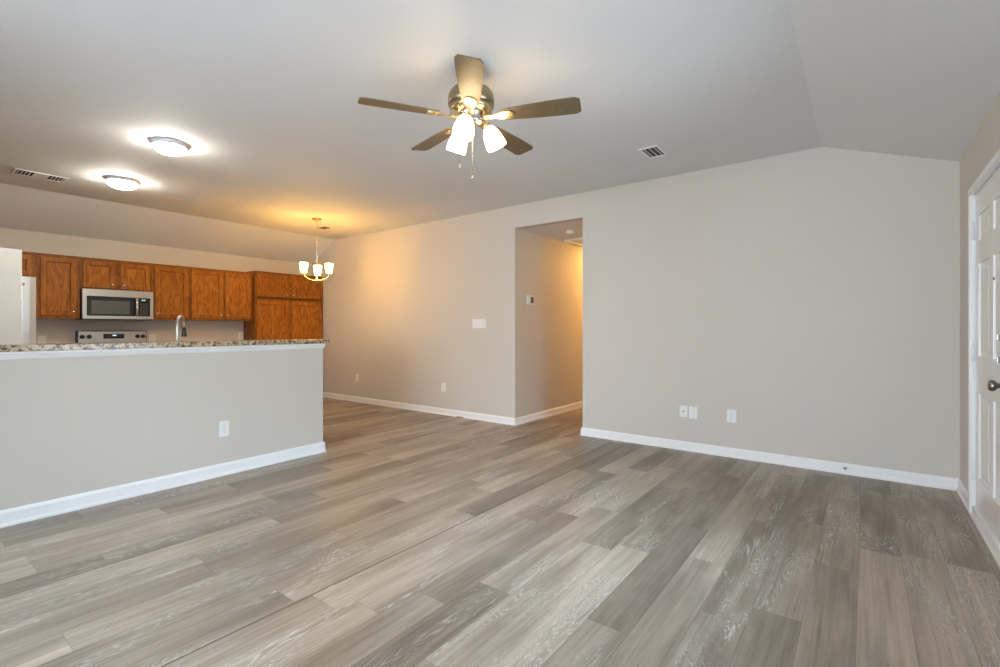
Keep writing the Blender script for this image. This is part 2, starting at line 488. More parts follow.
# ------------------------------------------------------------------ entry door
B = MB()
casing = [(0, 0), (.085, 0), (.085, .010), (.075, .017), (.02, .020), (.006, .012), (0, .010)]
cw = .1
mR = frame((0,-1,0), (-1,0,0), (0,0,1), (XR, DY1+.018+cw, 0))
for y0, y1 in ((DY1+.018, DY1+.018+cw), (DY0-.018-cw, DY0-.018)):
    B.box((XR-.016, y0, 0), (XR, y1, DZ+.01), .004)
    B.box((XR-.022, y0+.02, 0), (XR, y1-.02, DZ+.01), .004)
B.box((XR-.016, DY0-.018-cw, DZ+.008), (XR, DY1+.018+cw, DZ+.066), .004)
B.box((XR-.022, DY0-.018-cw+.02, DZ+.02), (XR, DY1+.018+cw-.02, DZ+.055), .004)
# jambs
B.box((XR-.004, DY1+.003, 0), (XR+.12, DY1+.018, DZ+.012)); B.box((XR-.004, DY0-.018, 0), (XR+.12, DY0-.003, DZ+.012))
B.box((XR-.004, DY0-.018, DZ+.003), (XR+.12, DY1+.018, DZ+.012))
struct(B.build('trim_2', M['trim']), 'white casing round the entry door', 'trim')
B = MB()
B.box((XR-.016, DY0-.0, 0), (XR+.12, DY1, .072), .006)
B.box((XR-.024, DY0-.0, 0), (XR+.0, DY1, .022), .006)
struct(B.build('trim_3', M['trim']), 'white sill under the entry door', 'trim')
XD = XR + .002                                   # room face of the leaf
root = bpy.data.objects.new('door_1', None); COL.objects.link(root); root.location = (XD+.02, (DY0+DY1)/2, .076)
struct(root, 'white six panel entry door with satin nickel knob', 'door')
def panel_door(root, name, m, xf, y0, y1, z0, z1, rows, sgn=1):
    """leaf facing -x with two columns of raised panels"""
    B = MB(); st, th = .105, .044
    B.box((xf+.010, y0, z0), (xf+th, y1, z1))
    ym = (y0+y1)/2
    cols = [(y0+st, ym-st/2), (ym+st/2, y1-st)]
    # stiles and rails stand proud of the sunk ground
    for a, b_ in ((y0, y0+st), (ym-st/2, ym+st/2), (y1-st, y1)):
        B.box((xf, a, z0), (xf+.012, b_, z1), .0025)
    zs = [z0] + [z for r in rows for z in r] + [z1]
    for k in range(0, len(zs), 2):
        for a, b_ in cols: B.box((xf, a-.002, zs[k]), (xf+.012, b_+.002, zs[k+1]), .0025)
    for za, zb in rows:
        for a, b_ in cols:
            # raised field with sloped edges
            t = bmesh.new(); g1, g2 = .022, .050
            o1 = [t.verts.new((xf+.0098, y, z)) for y, z in ((a+g1, za+g1), (b_-g1, za+g1), (b_-g1, zb-g1), (a+g1, zb-g1))]
            o2 = [t.verts.new((xf+.003, y, z)) for y, z in ((a+g2, za+g2), (b_-g2, za+g2), (b_-g2, zb-g2), (a+g2, zb-g2))]
            for k in range(4): t.faces.new((o1[k], o1[(k+1) % 4], o2[(k+1) % 4], o2[k]))
            t.faces.new(o2); bmesh.ops.recalc_face_normals(t, faces=t.faces[:])
            B._take(t)
    return B.build(name, m, root)
panel_door(root, 'door_leaf', M['door'], XD, DY0, DY1, .076, DZ, [(.27, .80), (1.03, 1.605), (1.745, 1.905)])
RX = Matrix.Rotation(-PI/2, 4, 'Y')              # lathe axis z -> -x
def hinge(z):
    B = MB(); B.box((XR-.006, DY1+.001, z-.055), (XR-.001, DY1+.030, z+.055), .002)
    B.lathe([(.0, -.058), (.007, -.056), (.007, .056), (.0, .058)], 12, T((XR-.009, DY1+.002, z)))
    B.build('hinge', M['trim'], root)
for z in (1.825, 1.051, .29): hinge(z)
B = MB(); B.lathe([(.0, -.004), (.034, -.004), (.034, .004), (.026, .010), (.013, .014), (.012, .036), (.022, .042), (.029, .052), (.028, .064), (.018, .072), (0, .074)], 28, T((XD, 3.40, .915)) @ RX)
B.build('door_knob', M['pewter'], root)
for z in (1.045, 1.155):
    B = MB(); B.lathe([(.0, -.004), (.031, -.004), (.031, .006), (.024, .013), (0, .015)], 26, T((XD, 3.40, z)) @ RX)
    B.box((XD-.040, 3.395, z-.016), (XD-.012, 3.405, z+.016), .003); B.build('deadbolt', M['pewter'], root)
B = MB(); B.lathe([(.0, -.004), (.009, -.004), (.009, .003), (.0, .004)], 16, T((XD+.001, 3.75, 1.475)) @ RX); B.build('peephole', M['bronze'], root)

# open white door leaf at the left end of the kitchen
root = bpy.data.objects.new('door_2', None); COL.objects.link(root); root.location = (-7.0, .6, 0)
struct(root, 'plain white door standing open at the left end of the kitchen', 'door')
B = MB(); mxd = T((-6.83, .21, 0)) @ Matrix.Rotation(math.radians(5), 4, 'Z')
B.box((-.0175, 0, .012), (.0175, .757, 2.012), .003, mx=mxd)
B.build('door_leaf', M['leaf'], root)
for z in (.25, 1.02, 1.8):
    B = MB(); B.lathe([(0, -.045), (.007, -.044), (.007, .044), (0, .045)], 10, mxd @ T((.022, .004, z))); B.build('hinge', M['nickel'], root)

# ------------------------------------------------------------------ oak cabinets
def oak_door(root, xf, y0, y1, z0, z1, knob=None):
    """door whose face looks to +x at xf; knob = 'l','r' + 't','b'"""
    B = MB(); st, th = .050, .020
    for a, b_, c, d in ((y0, y0+st, z0, z1), (y1-st, y1, z0, z1), (y0+st, y1-st, z0, z0+st), (y0+st, y1-st, z1-st, z1)):
        B.box((xf-th, a, c), (xf, b_, d), .003)
    # bead inside the frame and the sunk panel
    a, b_, c, d = y0+st, y1-st, z0+st, z1-st
    t = bmesh.new(); g = .009
    o1 = [t.verts.new((xf-.002, y, z)) for y, z in ((a, c), (b_, c), (b_, d), (a, d))]
    o2 = [t.verts.new((xf-.015, y, z)) for y, z in ((a+g, c+g), (b_-g, c+g), (b_-g, d-g), (a+g, d-g))]
    for k in range(4): t.faces.new((o1[k], o1[(k+1) % 4], o2[(k+1) % 4], o2[k]))
    t.faces.new(o2); bmesh.ops.recalc_face_normals(t, faces=t.faces[:])
    if t.faces[-1].normal.x < 0: bmesh.ops.reverse_faces(t, faces=t.faces[:])
    B._take(t)
    B.box((xf-th+.001, a-.002, c-.002), (xf-.0155, b_+.002, d+.002))
    o = B.build('cabinet_door', M['oak'], root)
    if knob:
        ky = y1-.03 if 'r' in knob else y0+.03
        kz = z0+.045 if 'b' in knob else z1-.045
        K = MB(); K.lathe([(.005, -.004), (.005, .008), (.013, .012), (.016, .019), (.012, .026), (0, .028)], 18, T((xf, ky, kz)) @ Matrix.Rotation(PI/2, 4, 'Y'))
        K.build('knob', M['chrome'], o)
    return o
def carcass(root, x0, x1, y0, y1, z0, z1, openings, toe=0, lip=True):
    B = MB(); t = .018
    zb = z0 + toe
    B.box((x0, y0, zb), (x1-.019, y0+t, z1)); B.box((x0, y1-t, zb), (x1-.019, y1, z1))
    B.box((x0, y0+t, zb), (x1-.019, y1-t, zb+t)); B.box((x0, y0+t, z1-t), (x1-.019, y1-t, z1)); B.box((x0, y0+t, zb+t), (x0+.006, y1-t, z1-t))
    if toe: B.box((x0, y0, z0), (x1-.075, y1, zb))
    B.build('cabinet_body', M['oak_rail_shaded'], root)
    # face frame: everything but the openings
    F = MB(); ys = sorted({y0, y1, *[v for o in openings for v in o[:2]]}); zs = sorted({zb, z1, *[v for o in openings for v in o[2:]]})
    for a, b_ in zip(ys, ys[1:]):
        for c, d in zip(zs, zs[1:]):
            m1, m2 = (a+b_)/2, (c+d)/2
            if not any(o[0] < m1 < o[1] and o[2] < m2 < o[3] for o in openings): F.box((x1-.019, a, c), (x1, b_, d))
    F.build('face_frame', M['oak_rail_shaded'], root)
    if lip:
        C = MB(); C.box((x1-.002, y0, z1-.022), (x1+.012, y1, z1), .003); C.build('top_moulding', M['oak_rail_shaded'], root)

def upper(label, y0, y1, z0, z1, doors, x1=-7.71, x0=XK):
    r = thing('wall_cabinet', label, 'cabinet', (x0+.15, (y0+y1)/2, z0), 'oak wall cabinets on the kitchen wall')
    ops = [(a+.012, b_-.012, c+.012, d-.012) for a, b_, c, d, k in doors]
    carcass(r, x0, x1, y0, y1, z0, z1, ops)
    for a, b_, c, d, k in doors: oak_door(r, x1+.0205, a, b_, c, d, k)
    return r
ZT = 2.092
upper('small oak wall cabinet above the steel refrigerator', .46, 1.198, 1.790, ZT, [(.495, .815, 1.812, 2.052, 'rb'), (.845, 1.166, 1.812, 2.052, 'lb')])
upper('tall single door oak wall cabinet between refrigerator and microwave', 1.200, 1.591, 1.330, ZT, [(1.233, 1.556, 1.366, 2.052, 'rb')])
upper('short two door oak wall cabinet right above the microwave', 1.593, 2.341, 1.700, ZT, [(1.624, 1.940, 1.722, 2.052, 'rb'), (2.001, 2.320, 1.722, 2.052, 'lb')])
upper('single door oak wall cabinet just right of the microwave', 2.343, 2.797, 1.330, ZT, [(2.374, 2.777, 1.366, 2.052, 'lb')])
upper('two door oak wall cabinet beside the tall pantry', 2.799, 3.697, 1.330, ZT, [(2.820, 3.245, 1.366, 2.052, 'rb'), (3.275, 3.652, 1.366, 2.052, 'lb')])
# pantry
r = thing('pantry_cabinet', 'tall four door oak pantry cabinet in the far kitchen corner', 'cabinet', (-7.85, 4.30, 0))
py0, py1, pxf = 3.700, 4.894, -7.655
ds = [(3.722, 4.240, 1.725, 2.085, 'rb'), (4.300, 4.862, 1.725, 2.085, 'lb'), (3.722, 4.240, .14, 1.652, None), (4.300, 4.862, .14, 1.652, None)]
carcass(r, XK, pxf, py0, py1, 0, 2.122, [(a+.012, b_-.012, c+.012, d-.012) for a, b_, c, d, k in ds] + [(py0+.02, py1-.02, 1.694, 1.712)], .10)  # extra slot cut through the frame to draw the shadow under upper doors
for a, b_, c, d, k in ds: oak_door(r, pxf+.0205, a, b_, c, d, k)
# base cabinets on the kitchen wall
def basecab(label, y0, y1, n, x0=XK, x1=-7.42, grp='oak base cabinets'):
    r = thing('base_cabinet', label, 'cabinet', ((x0+x1)/2, (y0+y1)/2, 0), grp)
    wd = (y1-y0)/n; ds = []
    for k in range(n):
        ds.append((y0+k*wd+.025, y0+(k+1)*wd-.025, .13, .68)); ds.append((y0+k*wd+.025, y0+(k+1)*wd-.025, .71, .85))
    carcass(r, x0, x1, y0, y1, 0, .875, [(a+.01, b_-.01, c+.01, d-.01) for a, b_, c, d in ds], .10, False)
    for a, b_, c, d in ds: oak_door(r, x1+.0205, a, b_, c, d, 'rt' if d < .7 else None)
basecab('oak base cabinet standing left of the range', 1.200, 1.606, 1)
basecab('oak base cabinet standing between range and pantry', 2.364, 3.697, 3)
def worktop(label, y0, y1):
    B = MB(); B.box((XK+.002, y0, .876), (-7.38, y1, .914), .004); B.box((XK+.002, y0, .914), (XK+.02, y1, .985), .003)
    tag(B.build('worktop', M['granite']), label, 'worktop', 'granite worktops on the kitchen wall')
worktop('short speckled granite worktop left of the range', 1.202, 1.605)
worktop('long speckled granite worktop right of the range', 2.365, 3.697)

# peninsula: base cabinet, worktop with sink, faucet, raised bar
r = thing('sink_base_cabinet', 'oak sink base cabinet behind the half wall', 'cabinet', (-4.65, 1.7, 0))
x0, x1, y0, y1 = -4.945, -4.345, .60, 2.690
B = MB(); B.box((x0+.02, y0, .10), (x1, y1, .875), .002); B.box((x0+.09, y0, 0), (x1, y1, .10)); B.build('cabinet_body', M['oak_rail_shaded'], r)
nw = 5; wd = (y1-y0)/nw
for k in range(nw):
    a, b_ = y0+k*wd+.02, y0+(k+1)*wd-.02
    for c, d in ((.13, .68), (.71, .85)):
        D = MB(); D.box((x0, a, c), (x0+.02, b_, d), .003); D.box((x0-.004, a+.05, c+.045), (x0+.002, b_-.05, d-.045), .003); dd = D.build('cabinet_door', M['oak'], r)
        K = MB(); K.lathe([(.005, 0), (.005, .01), (.015, .016), (.011, .025), (0, .027)], 14, T((x0, (a+b_)/2, d-.035)) @ RX); K.build('knob', M['chrome'], dd)
B = MB()
sx0, sx1, sy0, sy1 = -4.93, -4.70, 1.30, 2.06
for a, b_, c, d in ((-4.985, sx0, .60, 2.70), (sx1, -4.345, .60, 2.70), (sx0, sx1, .60, sy0), (sx0, sx1, sy1, 2.70)): B.box((a, c, .876), (b_, d, .914))
tag(B.build('sink_worktop', M['granite']), 'speckled granite sink worktop behind the raised bar', 'worktop')
B = MB(); t_ = .004
B.box((sx0-.015, sy0-.015, .915), (sx1+.015, sy0+.004, .919)); B.box((sx0-.015, sy1-.004, .915), (sx1+.015, sy1+.015, .919)); B.box((sx0-.015, sy0, .915), (sx0+.004, sy1, .919)); B.box((sx1-.004, sy0, .915), (sx1+.015, sy1, .919))
B.box((sx0+.003, sy0+.003, .8765), (sx0+.007, sy1-.003, .917)); B.box((sx1-.007, sy0+.003, .8765), (sx1-.003, sy1-.003, .917)); B.box((sx0+.003, sy0+.003, .8765), (sx1-.003, sy0+.007, .917)); B.box((sx0+.003, sy1-.007, .8765), (sx1-.003, sy1-.003, .917)); B.box((sx0+.003, sy0+.003, .8765), (sx1-.003, sy1-.003, .880))
tag(B.build('kitchen_sink', M['steel']), 'steel kitchen sink set into the worktop below the faucet', 'sink')
# bar top
B = MB(); B.box((-4.53, HY0+.002, 1.0585), (XH+.035, 2.755, 1.100), .005, mx=HWR)
tag(B.build('bar_top', M['granite']), 'long speckled granite bar top resting on the half wall', 'countertop')
# faucet
r = thing('kitchen_faucet', 'brushed nickel gooseneck faucet rising behind the granite bar', 'faucet', (-4.655, 1.60, .9142))
fxx, fy = -4.655, 1.60
B = MB(); B.lathe([(0, .9145), (.028, .9145), (.028, .922), (.022, .930), (.019, .99), (.0165, 1.0), (0, 1.002)], 24, T((fxx, fy, 0))); B.build('faucet_base', M['faucet'], r)
dirv = Vector((-.74, .67, 0)).normalized(); pts = [(fxx, fy, .99), (fxx, fy, 1.12), (fxx, fy, 1.235)]
R_ = .062
for k in range(1, 13):
    a = PI*k/12; p = Vector((fxx, fy, 1.235)) + dirv*(R_-R_*math.cos(a)) + Vector((0,0,R_*1.15*math.sin(a))); pts.append(tuple(p))
e = Vector(pts[-1]); pts.append(tuple(e + Vector((0,0,-.03))))
B = MB(); B.tube(pts, [.0135]*(len(pts)-6) + [.0125, .0115, .0105, .010, .0095, .009], 14); B.build('faucet_neck', M['faucet'], r)
B = MB(); B.lathe([(0, -.075), (.021, -.073), (.022, -.068), (.018, -.045), (.0145, -.02), (.0145, 0), (0, .002)], 20, T((e.x, e.y, e.z-.028))); B.build('spray_head', M['black'], r)
B = MB(); B.tube([(fxx, fy-.015, .965), (fxx, fy-.04, .972), (fxx+.0, fy-.10, .99)], [.011, .009, .006], 10); B.build('faucet_lever', M['faucet'], r)

# ------------------------------------------------------------------ refrigerator
r = thing('refrigerator', 'stainless steel refrigerator partly hidden by the open white door', 'refrigerator', (-7.66, .75, 0))
fy0, fy1, fxf = .38, 1.140, -7.30
B = MB(); B.box((XK+.03, fy0+.005, .03), (fxf-.075, fy1-.005, 1.760), .006); B.box((XK+.05, fy0+.03, 0), (fxf-.12, fy1-.03, .04)); B.build('refrigerator_body', M['fridge'], r)
def fdoor(a, b_, c, d, handle):
    t = bmesh.new(); n = 14; w2 = (b_-a)/2; m1 = (a+b_)/2
    B = MB(); poly = [(a, fxf-.07), (b_, fxf-.07)]
    for k in range(n+1):
        y = b_ - (b_-a)*k/n; q = abs((y-m1)/w2); poly.append((y, fxf-.004 - .020*q**6 - .004*q*q))
    B.prism(poly, frame((0,1,0), (1,0,0), (0,0,1)), c, d)
    o = B.build('refrigerator_door', M['fridge'], r)
    if handle:
        hy, hz0, hz1 = handle
        h = MB(); h.tube([(fxf-.012, hy, hz0), (fxf+.040, hy, hz0+.02), (fxf+.045, hy, (hz0+hz1)/2), (fxf+.040, hy, hz1-.02), (fxf-.012, hy, hz1)], .011, 10); h.build('door_handle', M['nickel'], o)
    return o
fdoor(fy0, fy1, .72, 1.775, (fy0+.06, .80, 1.40)); fdoor(fy0, fy1, .08, .71, (fy0+.06, .30, .66))
B = MB(); B.lathe([(0, -.004), (.018, -.004), (.018, .003), (.016, .004), (0, .004)], 24, T((fxf-.003, 1.030, 1.690)) @ Matrix.Rotation(PI/2, 4, 'Y')); B.build('emblem', M['bronze'], r)

# ------------------------------------------------------------------ microwave
my0, my1, mz0, mz1, mxf = 1.599, 2.337, 1.318, 1.699, -7.630
r = thing('microwave', 'stainless over-the-range microwave with black glass door', 'microwave', (-7.83, (my0+my1)/2, mz0))
B = MB(); B.box((XK, my0+.004, mz0+.012), (mxf-.045, my1-.004, mz1)); B.build('microwave_body', M['black'], r)
B = MB(); B.box((XK+.03, my0+.01, mz0), (mxf-.02, my1-.01, mz0+.012), .003); B.build('vent_underside', M['black'], r)
# front: steel surround with dark inset
g0, g1, gz0, gz1 = my0+.043, my1-.035, mz0+.050, mz1-.088
ym = my0 + .565
B = MB()
B.box((mxf-.045, my0, gz1), (mxf, my1, mz1), .004); B.box((mxf-.045, my0, mz0+.010), (mxf, my1, gz0), .004)
B.box((mxf-.045, my0, gz0-.004), (mxf, g0, gz1+.004), .004); B.box((mxf-.045, g1, gz0-.004), (mxf, my1, gz1+.004), .004)
B.build('steel_surround', M['steel'], r)
B = MB(); B.box((mxf-.044, g0, gz0), (mxf-.006, ym, gz1), .002); dr = B.build('door_glass', M['blackglass'], r)
B = MB(); B.box((mxf-.006, g0+.045, gz0+.022), (mxf-.0045, ym-.085, gz1-.050)); B.build('door_window', M['ovenwindow'], dr)
B = MB(); B.tube([(mxf-.006, ym-.018, gz0+.008), (mxf+.030, ym-.018, gz0+.016), (mxf+.036, ym-.018, (gz0+gz1)/2), (mxf+.030, ym-.018, gz1-.016), (mxf-.006, ym-.018, gz1-.008)], .015, 12); B.build('door_handle', M['chrome'], dr)
B = MB(); B.box((mxf-.044, ym+.002, gz0), (mxf-.004, g1, gz1), .002); pn = B.build('control_panel', M['blackglass'], r)
B = MB()
for k in range(2): B.box((mxf-.004, ym+.045+k*.022, gz1-.034), (mxf-.003, ym+.060+k*.022, gz1-.022))
B.build('display', M['display'], pn)
B = MB()
for j in range(5):
    for k in range(3): B.box((mxf-.004, ym+.028+k*.030, gz0+.022+j*.032), (mxf-.0032, ym+.046+k*.030, gz0+.038+j*.032), .0002)
B.build('keypad', M['slot'], pn)

# ------------------------------------------------------------------ range
ry0, ry1 = 1.612, 2.358
r = thing('range', 'stainless electric range with black knobs on its back panel', 'range', (-7.7, (ry0+ry1)/2, 0))
B = MB(); B.box((XK+.02, ry0, .03), (-7.40, ry1, .905), .004); B.box((XK+.06, ry0+.03, 0), (-7.46, ry1-.03, .04)); B.build('range_body', M['black'], r)
B = MB(); B.box((XK+.02, ry0-.001, .905), (-7.38, ry1+.001, .918), .003); B.build('cooktop', M['blackglass'], r)
B = MB(); B.box((-7.40, ry0+.004, .22), (-7.365, ry1-.004, .80), .006); od = B.build('oven_door', M['steel'], r)
B = MB(); B.box((-7.365, ry0+.12, .34), (-7.362, ry1-.12, .66)); B.build('oven_window', M['blackglass'], od)
B = MB(); B.tube([(-7.365, ry0+.06, .755), (-7.32, ry0+.07, .755), (-7.32, ry1-.07, .755), (-7.365, ry1-.06, .755)], .012, 10); B.build('oven_handle', M['nickel'], od)
B = MB(); B.box((-7.40, ry0+.004, .05), (-7.368, ry1-.004, .21), .006); B.build('storage_drawer', M['steel'], r)
# back panel, slightly tilted face
px_ = -7.935
B = MB(); B.box((XK+.01, ry0, .918), (px_-.012, ry1, 1.180), .005); bk = B.build('back_guard', M['black'], r)
B = MB(); B.box((px_-.013, ry0+.012, .955), (px_, ry1-.010, 1.170), .004); pl = B.build('control_panel', M['steel'], r)
for y in (ry0+.050, ry0+.120, ry1-.112, ry1-.048):
    B = MB(); B.lathe([(0, -.001), (.027, -.001), (.027, .006), (.022, .010), (.019, .026), (.016, .030), (0, .031)], 22, T((px_, y, 1.103)) @ Matrix.Rotation(PI/2, 4, 'Y'))
    B.box((px_+.028, y-.003, 1.090), (px_+.034, y+.003, 1.118), .001); B.build('control_knob', M['black'], pl)
yc = (ry0+ry1)/2
B = MB(); B.box((px_-.001, yc-.110, 1.075), (px_+.003, yc+.112, 1.138), .001); dp = B.build('display_window', M['blackglass'], pl)
B = MB()
for k in range(3): B.box((px_+.003, yc-.012+k*.014, 1.110), (px_+.0035, yc-.002+k*.014, 1.124))
B.build('clock_digits', M['display'], dp)

# ------------------------------------------------------------------ plates on the walls
def plate(label, cat, name, mx, w_, h_, kind, group='white wall plates'):
    """mx: u right, v up, w out of the wall, origin at plate centre"""
    o3 = mx @ Vector((0,0,0)); r = thing(name, label, cat, o3, group)
    B = MB(); B.box((-w_/2, -h_/2, 0), (w_/2, h_/2, .006), .0025, mx=mx); pl = B.build('cover_plate', M['plate'], r)
    if kind == 'duplex':
        for s in (-1, 1):
            B = MB(); B.box((-.0165, s*.020-.0145, .005), (.0165, s*.020+.0145, .0085), .004, mx=mx); so = B.build('socket', M['plate'], r)
            B = MB()
            for u in (-.0065, .0065): B.box((u-.0015, s*.020-.002, .008), (u+.0015, s*.020+.007, .0088), mx=mx)
            B.box((-.002, s*.020-.011, .008), (.002, s*.020-.006, .0088), mx=mx)
            B.build('slots', M['outlet_slot'], so)
        B = MB(); B.lathe([(0, .006), (.003, .006), (.002, .0075), (0, .0076)], 10, mx); B.build('screw', M['nickel'], r)
    elif kind == 'switch':
        n = 3
        for k in range(n):
            u = (k-(n-1)/2)*.046
            B = MB(); B.box((u-.016, -.033, .005), (u+.016, .033, .0085), .002, mx=mx)
            B.box((u-.0155, 0, .008), (u+.0155, .032, .0105), .002, mx=mx); B.build('rocker', M['plate'], r)
    elif kind == 'coax':
        B = MB(); B.lathe([(.0085, .004), (.0085, .008), (.005, .008), (.005, .016), (.0015, .016), (.0015, .018), (0, .018)], 14, mx); B.build('coax_jack', M['bronze'], r)
        for s in (-1, 1):
            B = MB(); B.lathe([(0, .0055), (.003, .0055), (.002, .0075), (0, .0076)], 10, mx @ T((0, s*.042, 0))); B.build('screw', M['nickel'], r)
    elif kind == 'blank':
        for s in (-1, 1):
            B = MB(); B.lathe([(0, .0055), (.003, .0055), (.002, .0075), (0, .0076)], 10, mx @ T((0, s*.042, 0))); B.build('screw', M['plate'], r)
    return r
def onW(x, z): return frame((1,0,0), (0,0,1), (0,-1,0), (x, YW, z))
def onX(X, y, z): return frame((0,1,0), (0,0,1), (1,0,0), (X, y, z))
plate('white triple rocker switch plate at eye level on the far wall', 'light switch', 'light_switch', onW(-4.064, 1.275), .225, .118, 'switch')
plate('white cable jack plate left in the close pair right of the hallway', 'wall plate', 'cable_jack_plate', onW(-1.432, .385), .074, .112, 'coax')
plate('blank white plate right in the close pair right of the hallway', 'wall plate', 'blank_plate', onW(-1.341, .380), .080, .118, 'blank')
plate('lone white outlet low on the wall section nearest the entry door', 'outlet', 'wall_outlet', onW(-.996, .385), .080, .120, 'duplex')
plate('white outlet low on the far wall nearest the half wall end', 'outlet', 'wall_outlet', onW(-6.683, .391), .076, .118, 'duplex')
plate('white outlet low on the far wall just left of the hallway', 'outlet', 'wall_outlet', onW(-4.710, .385), .080, .122, 'duplex')
plate('white outlet on the half wall facing the living room', 'outlet', 'wall_outlet', HWR @ onX(XH, 1.780, .380), .078, .126, 'duplex')
plate('white outlet above the worktop between refrigerator and range', 'outlet', 'wall_outlet', onX(XK, 1.300, 1.062), .074, .118, 'duplex')
plate('white outlet on the kitchen wall right beside the range panel', 'outlet', 'wall_outlet', onX(XK, 2.446, 1.062), .084, .130, 'duplex')
plate('white outlet on the kitchen wall beside the tall pantry', 'outlet', 'wall_outlet', onX(XK, 3.655, 1.095), .080, .120, 'duplex')
# thermostat
mx = onX(OX0, 5.23, 1.578)
r = thing('thermostat', 'small white thermostat with dark screen inside the hallway', 'thermostat', mx @ Vector((0,0,0)))
B = MB(); B.box((-.075, -.060, 0), (.075, .060, .022), .006, mx=mx); B.build('thermostat_case', M['plate'], r)
B = MB(); B.box((-.010, -.040, .0215), (.060, .042, .0235), .001, mx=mx); B.build('screen', M['slot'], r)
# stop fitting poking through the far baseboard
r = thing('cable_grommet', 'small dark round fitting poking out of the far baseboard', 'fitting', (-.132, YW-.012, .052))
mx = T((-.132, YW-.013, .052)) @ Matrix.Rotation(PI/2, 4, 'X')
B = MB(); B.lathe([(0, -.001), (.013, -.001), (.013, .004), (.007, .006), (0, .006)], 18, mx); B.build('flange', M['nickel'], r)
B = MB(); B.lathe([(0, .0055), (.006, .0055), (.006, .016), (0, .017)], 12, mx); B.build('plug', M['slot'], r)

# ------------------------------------------------------------------ ceiling registers and detectors
def register(label, c, lx, ly, along, rows, z=ZC, fm='trim', pitch=.027):
    """louvred register lying under the ceiling; slats across 'along'"""
    r = thing('ceiling_vent', label, 'vent', (c[0], c[1], z-.008), 'ceiling vents')
    B = MB(); f = .022
    x0, x1, y0, y1 = c[0]-lx/2, c[0]+lx/2, c[1]-ly/2, c[1]+ly/2
    for a, b_, p, q in ((x0, x1, y0, y0+f), (x0, x1, y1-f, y1), (x0, x0+f, y0+f, y1-f), (x1-f, x1, y0+f, y1-f)): B.box((a, p, z-.008), (b_, q, z-.0005), .002)
    if rows == 2:
        if along == 'y': B.box((x0+f, c[1]-.055, z-.008), (x1-f, c[1]+.055, z-.0005), .002)
        else: B.box((c[0]-.012, y0+f, z-.008), (c[0]+.012, y1-f, z-.0005), .002)
    B.build('vent_frame', M[fm], r)
    B = MB(); B.box((x0+f*.6, y0+f*.6, z-.0022), (x1-f*.6, y1-f*.6, z-.0006)); B.build('duct', M['grille_dark'], r)
    if along == 'y':
        n = int((ly-2*f)/pitch)
        for k in range(n):
            y = y0+f+(k+.5)*(ly-2*f)/n
            if rows == 2 and abs(y-c[1]) < .058: continue
            B = MB(); B.box((x0+f, y-.003, z-.0075), (x1-f, y+.003, z-.0025), mx=T((0,0,0))); B.build('slat', M[fm], r)
    else:
        n = int((lx-2*f)/pitch)
        for k in range(n):
            x = x0+f+(k+.5)*(lx-2*f)/n
            if rows == 2 and abs(x-c[0]) < .014: continue
            B = MB(); B.box((x-.003, y0+f, z-.0075), (x+.003, y1-f, z-.0025)); B.build('slat', M[fm], r)
    return r
register('white living room ceiling vent right of the ceiling fan', (-1.468, 4.142), .17, .27, 'x', 1, pitch=.032)
register('long white kitchen ceiling vent near the sloped ceiling', (-6.60, 1.06), .23, .40, 'y', 2)
register('tiny brown ceiling vent beside the chandelier canopy', (-6.55, 4.215), .16, .10, 'x', 1, fm='tan')
def detector(label, x, y, z):
    r = thing('smoke_detector', label, 'smoke detector', (x, y, z-.035), 'white smoke detectors')
    B = MB(); B.lathe([(0, -.012), (.066, -.012), (.066, -.0005), (0, -.0005)], 30, T((x, y, z))); B.build('mounting_plate', M['plate'], r)
    B = MB(); B.lathe([(0, -.040), (.030, -.040), (.050, -.034), (.060, -.012), (0, -.012)], 30, T((x, y, z))); B.build('detector_case', M['plate'], r)
detector('white smoke detector on the hallway ceiling', -3.02, 5.50, OZ)
detector('white smoke detector cut by the left picture edge', -5.36, .50, ZC)
# attic hatch on the hallway ceiling
r = thing('attic_hatch', 'white framed hatch on the hallway ceiling', 'hatch', (-3.05, 6.3, OZ-.02))
B = MB(); x0, x1, y0, y1 = -3.40, -2.72, 5.97, 6.66
for a, b_, p, q in ((x0, x1, y0, y0+.055), (x0, x1, y1-.055, y1), (x0, x0+.055, y0+.055, y1-.055), (x1-.055, x1, y0+.055, y1-.055)): B.box((a, p, OZ-.020), (b_, q, OZ-.0005), .004)
B.build('hatch_frame', M['trim'], r)
B = MB(); B.box((x0+.056, y0+.056, OZ-.008), (x1-.056, y1-.056, OZ-.0005)); B.build('hatch_panel', M['ceil'], r)

# ------------------------------------------------------------------ dome lights
def dome(label, x, y, z, R, m, grp='flush dome lights'):
    r = thing('dome_light', label, 'ceiling light', (x, y, z-.09), grp)
    B = MB(); B.lathe([(0, -.036), (R*.93, -.036), (R, -.030), (R*1.02, -.004), (R*.96, -.0005), (0, -.0005)], 48, T((x, y, z))); B.build('rim', M['trim'], r)
    pr = [(0, -.094)] + [(R*.92*math.sin(a), -.036-.058*math.cos(a)) for a in [PI/2*k/10 for k in range(1, 11)]] + [(0, -.0355)]
    B = MB(); B.lathe(pr, 48, T((x, y, z)), cap=False); B.build('glass_dome', m, r)
dome('lit white dome light nearer the ceiling fan', -4.60, 1.525, ZC, .127, M['bulb_cool'])
dome('lit white dome light nearer the kitchen cabinets', -6.11, 1.60, ZC, .140, M['bulb_cool'])
dome('warm dome light deep in the hallway', -3.0, 7.25, OZ, .13, M['bulb_hall'])

